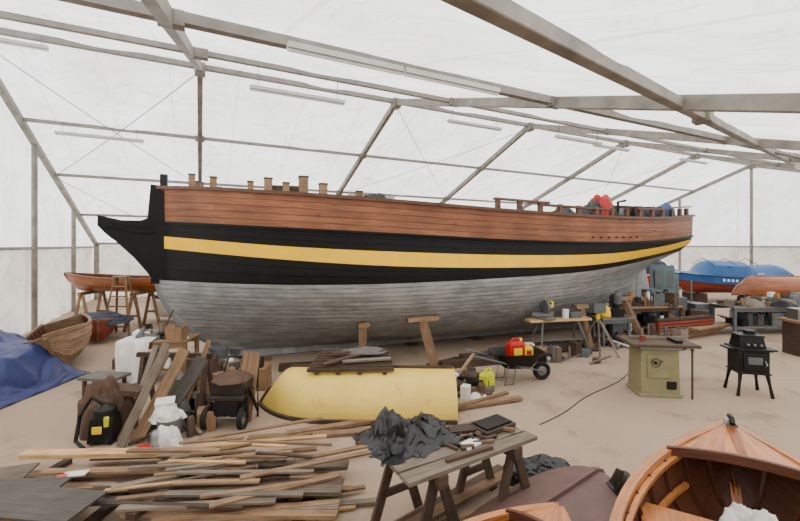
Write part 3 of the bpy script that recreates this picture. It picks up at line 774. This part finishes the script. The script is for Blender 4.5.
b=B();clutter(b,.95,1.6,7.0,8.0,0,44,81,.3,.3);b.heap((1.1,7.3,0),(.25,.2,.2),LUMD,82);b.heap((1.3,7.6,0),(.2,.16,.3),BROWN,83);b.heap((1.4,7.05,0),(.15,.1,.1),CLOTH,84);b.box((1.3,7.9,.1),(.3,.2,.2),BLU,rz=.5)
b.beam((.9,7.3,.1),(1.5,8.1,.5),.06,.04,LUM);b.done('workshop_rubbish')
b=B();clutter(b,2.8,4.6,9.1,9.8,0,34,85,.3,.4);b.done('scrap_timber_heap')
b=B();b.M=Matrix.Translation((4.0,10.1,0))@Matrix.Rotation(.2,4,'Z')
b.box((0,0,.82),(1.7,.3,.06),LUML)
for x in(-.6,.6):
    for y in(-1,1): b.beam((x*.8,y*.08,.8),(x*1.15,y*.35,0),.04,.04,GREYM)
b.beam((-.6,-.2,.35),(.6,-.2,.35),.03,.03,GREYM)
b.lathe((-.35,0,.85),[(.001,0),(.24,0),(.24,.05),(.001,.06)],STL,24);b.box((-.35,.14,.94),(.6,.04,.1),STL)
b.lathe((-.35,.0,1.15),[(.001,-.04),(.17,-.04),(.17,.04),(.001,.04)],GREYM,24,'X');b.box((-.25,.05,1.2),(.2,.16,.16),YPL);b.tube([(-.3,.2,.9),(-.3,.22,1.25),(-.3,.0,1.3),(-.3,-.15,1.25)],.025,BLACK)
b.box((.45,0,.92),(.3,.2,.14),GREYM);b.lathe((.2,0,.85),[(.001,0),(.08,0),(.08,.22),(.001,.22)],WHITE,12)
b.done('mitre_saw_stand',bevel=.006)
b=B();b.tube([(5.05,10.2,.75),(5.05,10.2,.95)],.05,YPL)
for dx,dy in((-.55,.05),(.55,.1),(-.25,-.6),(.2,-.62)): b.tube([(5.05,10.2,.85),(5.05+dx,10.2+dy,0)],.022,LUMG)
b.box((5.05,10.15,1.1),(.3,.12,.22),GREYM);b.done('tripod_work_light')
b=B();table(b,(7.3,12.3),2.5,.8,.85,LUM,LUMD,.15,shelf=True);clutter(b,6.3,8.3,12.1,12.4,.85,44,91,.4,.5);clutter(b,6.3,8.3,12.1,12.4,.27,24,92,.4,.4)
b.done('machine_workbench')
b=B()
for k in range(6): b.beam((7.3,11.3+k*.02,.1+k*.09),(9.4,12.0+k*.02,.1+k*.09),.12,.07,(ORG,LUM,LUM,ORG,ORG,LUMD)[k])
b.done('red_painted_planks')
b=B()
for k in range(5): b.beam((8.0+.1*k,11.5,.05+k*.06),(9.6+.1*k,12.3,.05+k*.06),.3,.05,LUM)
b.done('stacked_boards')
b=B()
b.box((6.1,11.2,.3),(.5,.4,.6),GREYM);b.box((6.1,11.2,.7),(.7,.5,.05),STL);b.box((6.1,11.3,1.0),(.14,.14,.6),BLACK);b.lathe((6.1,11.2,1.2),[(.001,-.15),(.1,-.15),(.12,.1),(.001,.2)],GREYM,14);b.wheel((6.35,11.1,.45),.12,.03,STL,'X')
b.done('drill_press',bevel=.01)
b=B();table(b,(5.75,10.9),.9,.5,.75,STL,GREYM,.2);b.lathe((5.6,10.9,.76),[(.001,0),(.14,0),(.14,.1),(.1,.25),(.001,.3)],YPL,16);b.box((5.9,10.9,.86),(.3,.2,.2),BLACK);b.done('grinder_bench')
b=B();clutter(b,5.4,7.6,10.4,11.2,0,40,86,.35,.55);b.done('tool_clutter')
b=B();clutter(b,8.6,9.6,12.6,13.6,0,26,87,.5,.9);b.box((9.0,13.2,.5),(.6,.5,1.0),GREYM);b.box((8.4,13.3,.6),(.5,.4,1.2),BGP);b.done('machine_parts')
b=B()
for k,(x,y,h) in enumerate(((9.3,14.4,2.0),(9.85,14.7,1.95),(10.2,15.0,1.6))):
    b.box((x,y,h/2),(.55,.06,h),BGP,rx=-.06,rz=.1);b.box((x,y-.06,h*.75),(.35,.02,h*.3),GREYM,rx=-.06,rz=.1)
b.done('grey_door_panels')
b=B();b.M=Matrix.Translation((4.65,7.35,0))@Matrix.Rotation(-.12,4,'Z')
b.box((0,0,.44),(.66,.52,.8),GRN,tp=.95);b.box((0,0,.03),(.72,.58,.06),GRN);b.box((-.02,-.265,.55),(.4,.02,.42),GRN);b.box((.18,-.275,.22),(.16,.02,.14),BLACK)
b.box((0,0,.87),(.72,.6,.06),STL);b.box((.05,-.02,.93),(1.12,.72,.05),LUMD);b.box((.1,.1,.98),(.95,.05,.06),LUMG)
b.box((.32,-.1,.985),(.12,.3,.05),BLACK);b.lathe((-.1,-.31,.62),[(.07,-.01),(.085,0),(.07,.01)],BLACK,20,'Y');b.lathe((-.1,-.31,.62),[(.001,-.02),(.025,-.02),(.025,.03),(.001,.03)],BLACK,12,'Y');b.tube([(-.02,-.32,.66),(-.02,-.38,.66)],.012,BLACK);b.lathe((-.2,-.05,.95),[(.001,0),(.05,0),(.05,.1),(.001,.1)],ORG,12)
b.beam((.5,-.3,0),(.5,-.3,.88),.03,.03,LUMD)
b.done('table_saw',bevel=.008)
b=B();b.M=Matrix.Translation((6.35,7.3,0))@Matrix.Rotation(-.25,4,'Z')
b.box((0,0,.62),(.46,.4,.4),BLACK);b.box((0,0,.83),(.54,.46,.04),BLACK);b.box((0,0,.41),(.5,.44,.03),BLACK)
b.box((.0,.02,.95),(.42,.34,.2),BLACK,tp=.85);b.box((0,.02,1.06),(.4,.3,.03),BLACK);b.lathe((.05,.06,1.07),[(.09,0),(.09,.07),(.001,.07)],BLACK,16)
b.box((0,-.21,.62),(.34,.03,.28),BLACK);b.box((0,-.23,.64),(.22,.02,.13),GREYM);b.tube([(.14,-.24,.55),(.14,-.29,.6),(.14,-.24,.66)],.012,STL)
for x in(-.1,0,.1): b.lathe((x,-.2,.92),[(.001,-.03),(.02,-.03),(.02,.02),(.001,.02)],STL,10,'Y')
b.box((-.32,0,.82),(.12,.3,.03),BLACK);b.box((.32,0,.82),(.12,.3,.03),BLACK)
for x in(-1,1):
    for y in(-1,1): b.tube([(x*.2,y*.17,.42),(x*.23,y*.2,.2),(x*.26,y*.22,0)],[.035,.022,.03],BLACK)
b.done('cast_iron_stove',bevel=.01)
b=B();b.tube([(lerp(2.1,5.3,k/20)+.05*math.sin(k*.6),lerp(6.0,8.8,k/20),.008) for k in range(21)]+[(6.6,10.4,.008)],.007,BLACK,6);b.done('power_cable')
b=B();table(b,(11.6,12.4),3.4,.9,.85,STL,GREYM,.05,shelf=True);clutter(b,10.2,13.,12.1,12.7,.85,46,101,.5,.38);clutter(b,10.2,13.,12.1,12.7,.27,46,102,.5,.5)
b.done('steel_workbench')
b=B();boat(b,BM(11.3,13.6,1.62,PI-.05,flip=True),3.8,1.3,.45,VARN,VARND,VARN,nst=7,inner=False)
b.sawhorse((12.2,13.6,0),1.,1.2,LUMD,PI/2);b.sawhorse((14.1,13.6,0),1.,1.2,LUMD,PI/2);b.done('upturned_varnished_boat')
b=B();clutter(b,9.3,9.8,12.6,14,0,18,103,.4,.7);b.box((9.75,13.1,.4),(.5,.5,.8),GREYM);b.tube([(9.9,13.6,0),(9.9,13.6,1.5)],.03,STL);b.done('gas_bottles_and_parts')
b=B();clutter(b,11.9,13.5,11.1,11.6,0,40,104,.5,.6);b.box((12.9,11.4,.35),(.6,.5,.7),DKB);b.done('tool_boxes')
b=B();b.box((9.9,9.85,.4),(.5,.5,.8),LUMD);b.box((9.9,9.85,.84),(.7,.6,.06),LUM);b.box((9.9,9.9,1.0),(.4,.3,.26),STL);b.done('wooden_cabinet')
b=B();L_,W_,D_=5.2,1.9,.75;M=BM(12.9,19.2,.45,PI-.03)
boat(b,M,L_,W_,D_,ORG,VARND,WHITE,nst=4,sheer=.25,inner=False,clink=0)
b.M=M;g=[]
for i in range(25):
    t=(i/24)**1.2;p=boatpt(L_,W_,D_,t,1,.65,.25)
    cab=sstep(.22,.34,t)*(1-.35*sstep(.6,.68,t));top=.12+.62*cab-.5*max(0,t-.93)/.07*.6
    w=p[1]*1.04;sw=w*lerp(.5,.82,cab)
    g.append([(p[0],-w,p[2]-.32),(p[0],-w*1.01,p[2]+.03),(p[0],-sw,p[2]+top*.7),(p[0],-sw*.5,p[2]+top*.93),(p[0],0,p[2]+top),(p[0],sw*.5,p[2]+top*.93),(p[0],sw,p[2]+top*.7),(p[0],w*1.01,p[2]+.03),(p[0],w,p[2]-.32)])
b.loft(g,BCOV);n0=len(b.v);b.face([n0-9+k for k in range(9)],BCOV)
for sg in(-1,1):
    b.sweep([(p[0],sg*(p[1]*1.04+.02),p[2]+.0) for p in[boatpt(L_,W_,D_,i/16,1,.65,.25) for i in range(1,17)]],.04,.04,NAVY)
    for k in range(11):
        x=-1.9-k*.17;p=boatpt(L_,W_,D_,-x/L_,1,.65,.25)
        if k not in(4,): b.box((x,sg*(p[1]*1.05),p[2]-.14),(.09,.03,.11),WHITE)
        b.box((x-.04,sg*(p[1]*.95),p[2]+.18),(.09,.04,.06),WHITE)
    b.box((-2.6,sg*.8,1.15),(.9,.05,.18),NAVY)
b.tube([(-.3,0,1.1),(-.1,0,1.35),(-.1,0,1.0)],.02,STL)
for x in(-1.6,-2.6,-3.6): b.tube([(x,-.75,1.3),(x,0,1.62),(x,.75,1.3)],.015,NAVY)
b.M=Matrix()
for x in(14.2,17.0): b.box((x,19.3,.22),(.2,1.4,.44),LUMD)
b.done('covered_motorboat')
b=B();boat(b,BM(10.8,21.1,.5,PI-.3),4.0,1.3,.7,RED,VARND,WHITE,nst=4,inner=False);b.heap((12.5,21.2,1.1),(1.6,.5,.9),NAVY,111)
b.box((12.2,21.2,.26),(.3,1.0,.52),LUMD);b.done('tarped_boat')
b=B();clutter(b,19.,22.,17,21,0,26,112,.8,1.2);b.box((20.3,19,.6),(1.4,.8,1.2),GREYM);b.box((20.4,17,.45),(1.2,.8,.9),LUMD);b.done('stored_equipment')
b=B();clutter(b,13.8,17.5,14.8,16.3,0,34,113,.6,.8);b.box((15.6,15.5,.45),(1.3,.6,.9),GREYM);b.box((14.4,15.8,.4),(.8,.6,.8),LUMD);b.done('boatyard_stores')

# ------------------------------------------------------------ light
w=bpy.data.worlds.new('overcast_sky');bpy.context.scene.world=w;w.use_nodes=True
bg=w.node_tree.nodes['Background'];bg.inputs[0].default_value=(.95,.98,1.0,1);bg.inputs[1].default_value=3.1
sd=bpy.data.lights.new('sun_soft','SUN');sd.energy=3.4;sd.angle=.6;sd.color=(1,.98,.95)
so=bpy.data.objects.new('sun',sd);so.rotation_euler=(math.radians(25),math.radians(-20),0);bpy.context.scene.collection.objects.link(so)
# ------------------------------------------------------------ camera
cd=bpy.data.cameras.new('camera');cd.lens=18;cd.sensor_width=36;cd.shift_y=-15.5/800;cd.clip_start=.05
co=bpy.data.objects.new('camera',cd);co.location=(0,0,2.7);co.rotation_euler=(PI/2,0,0)
bpy.context.scene.collection.objects.link(co);bpy.context.scene.camera=co
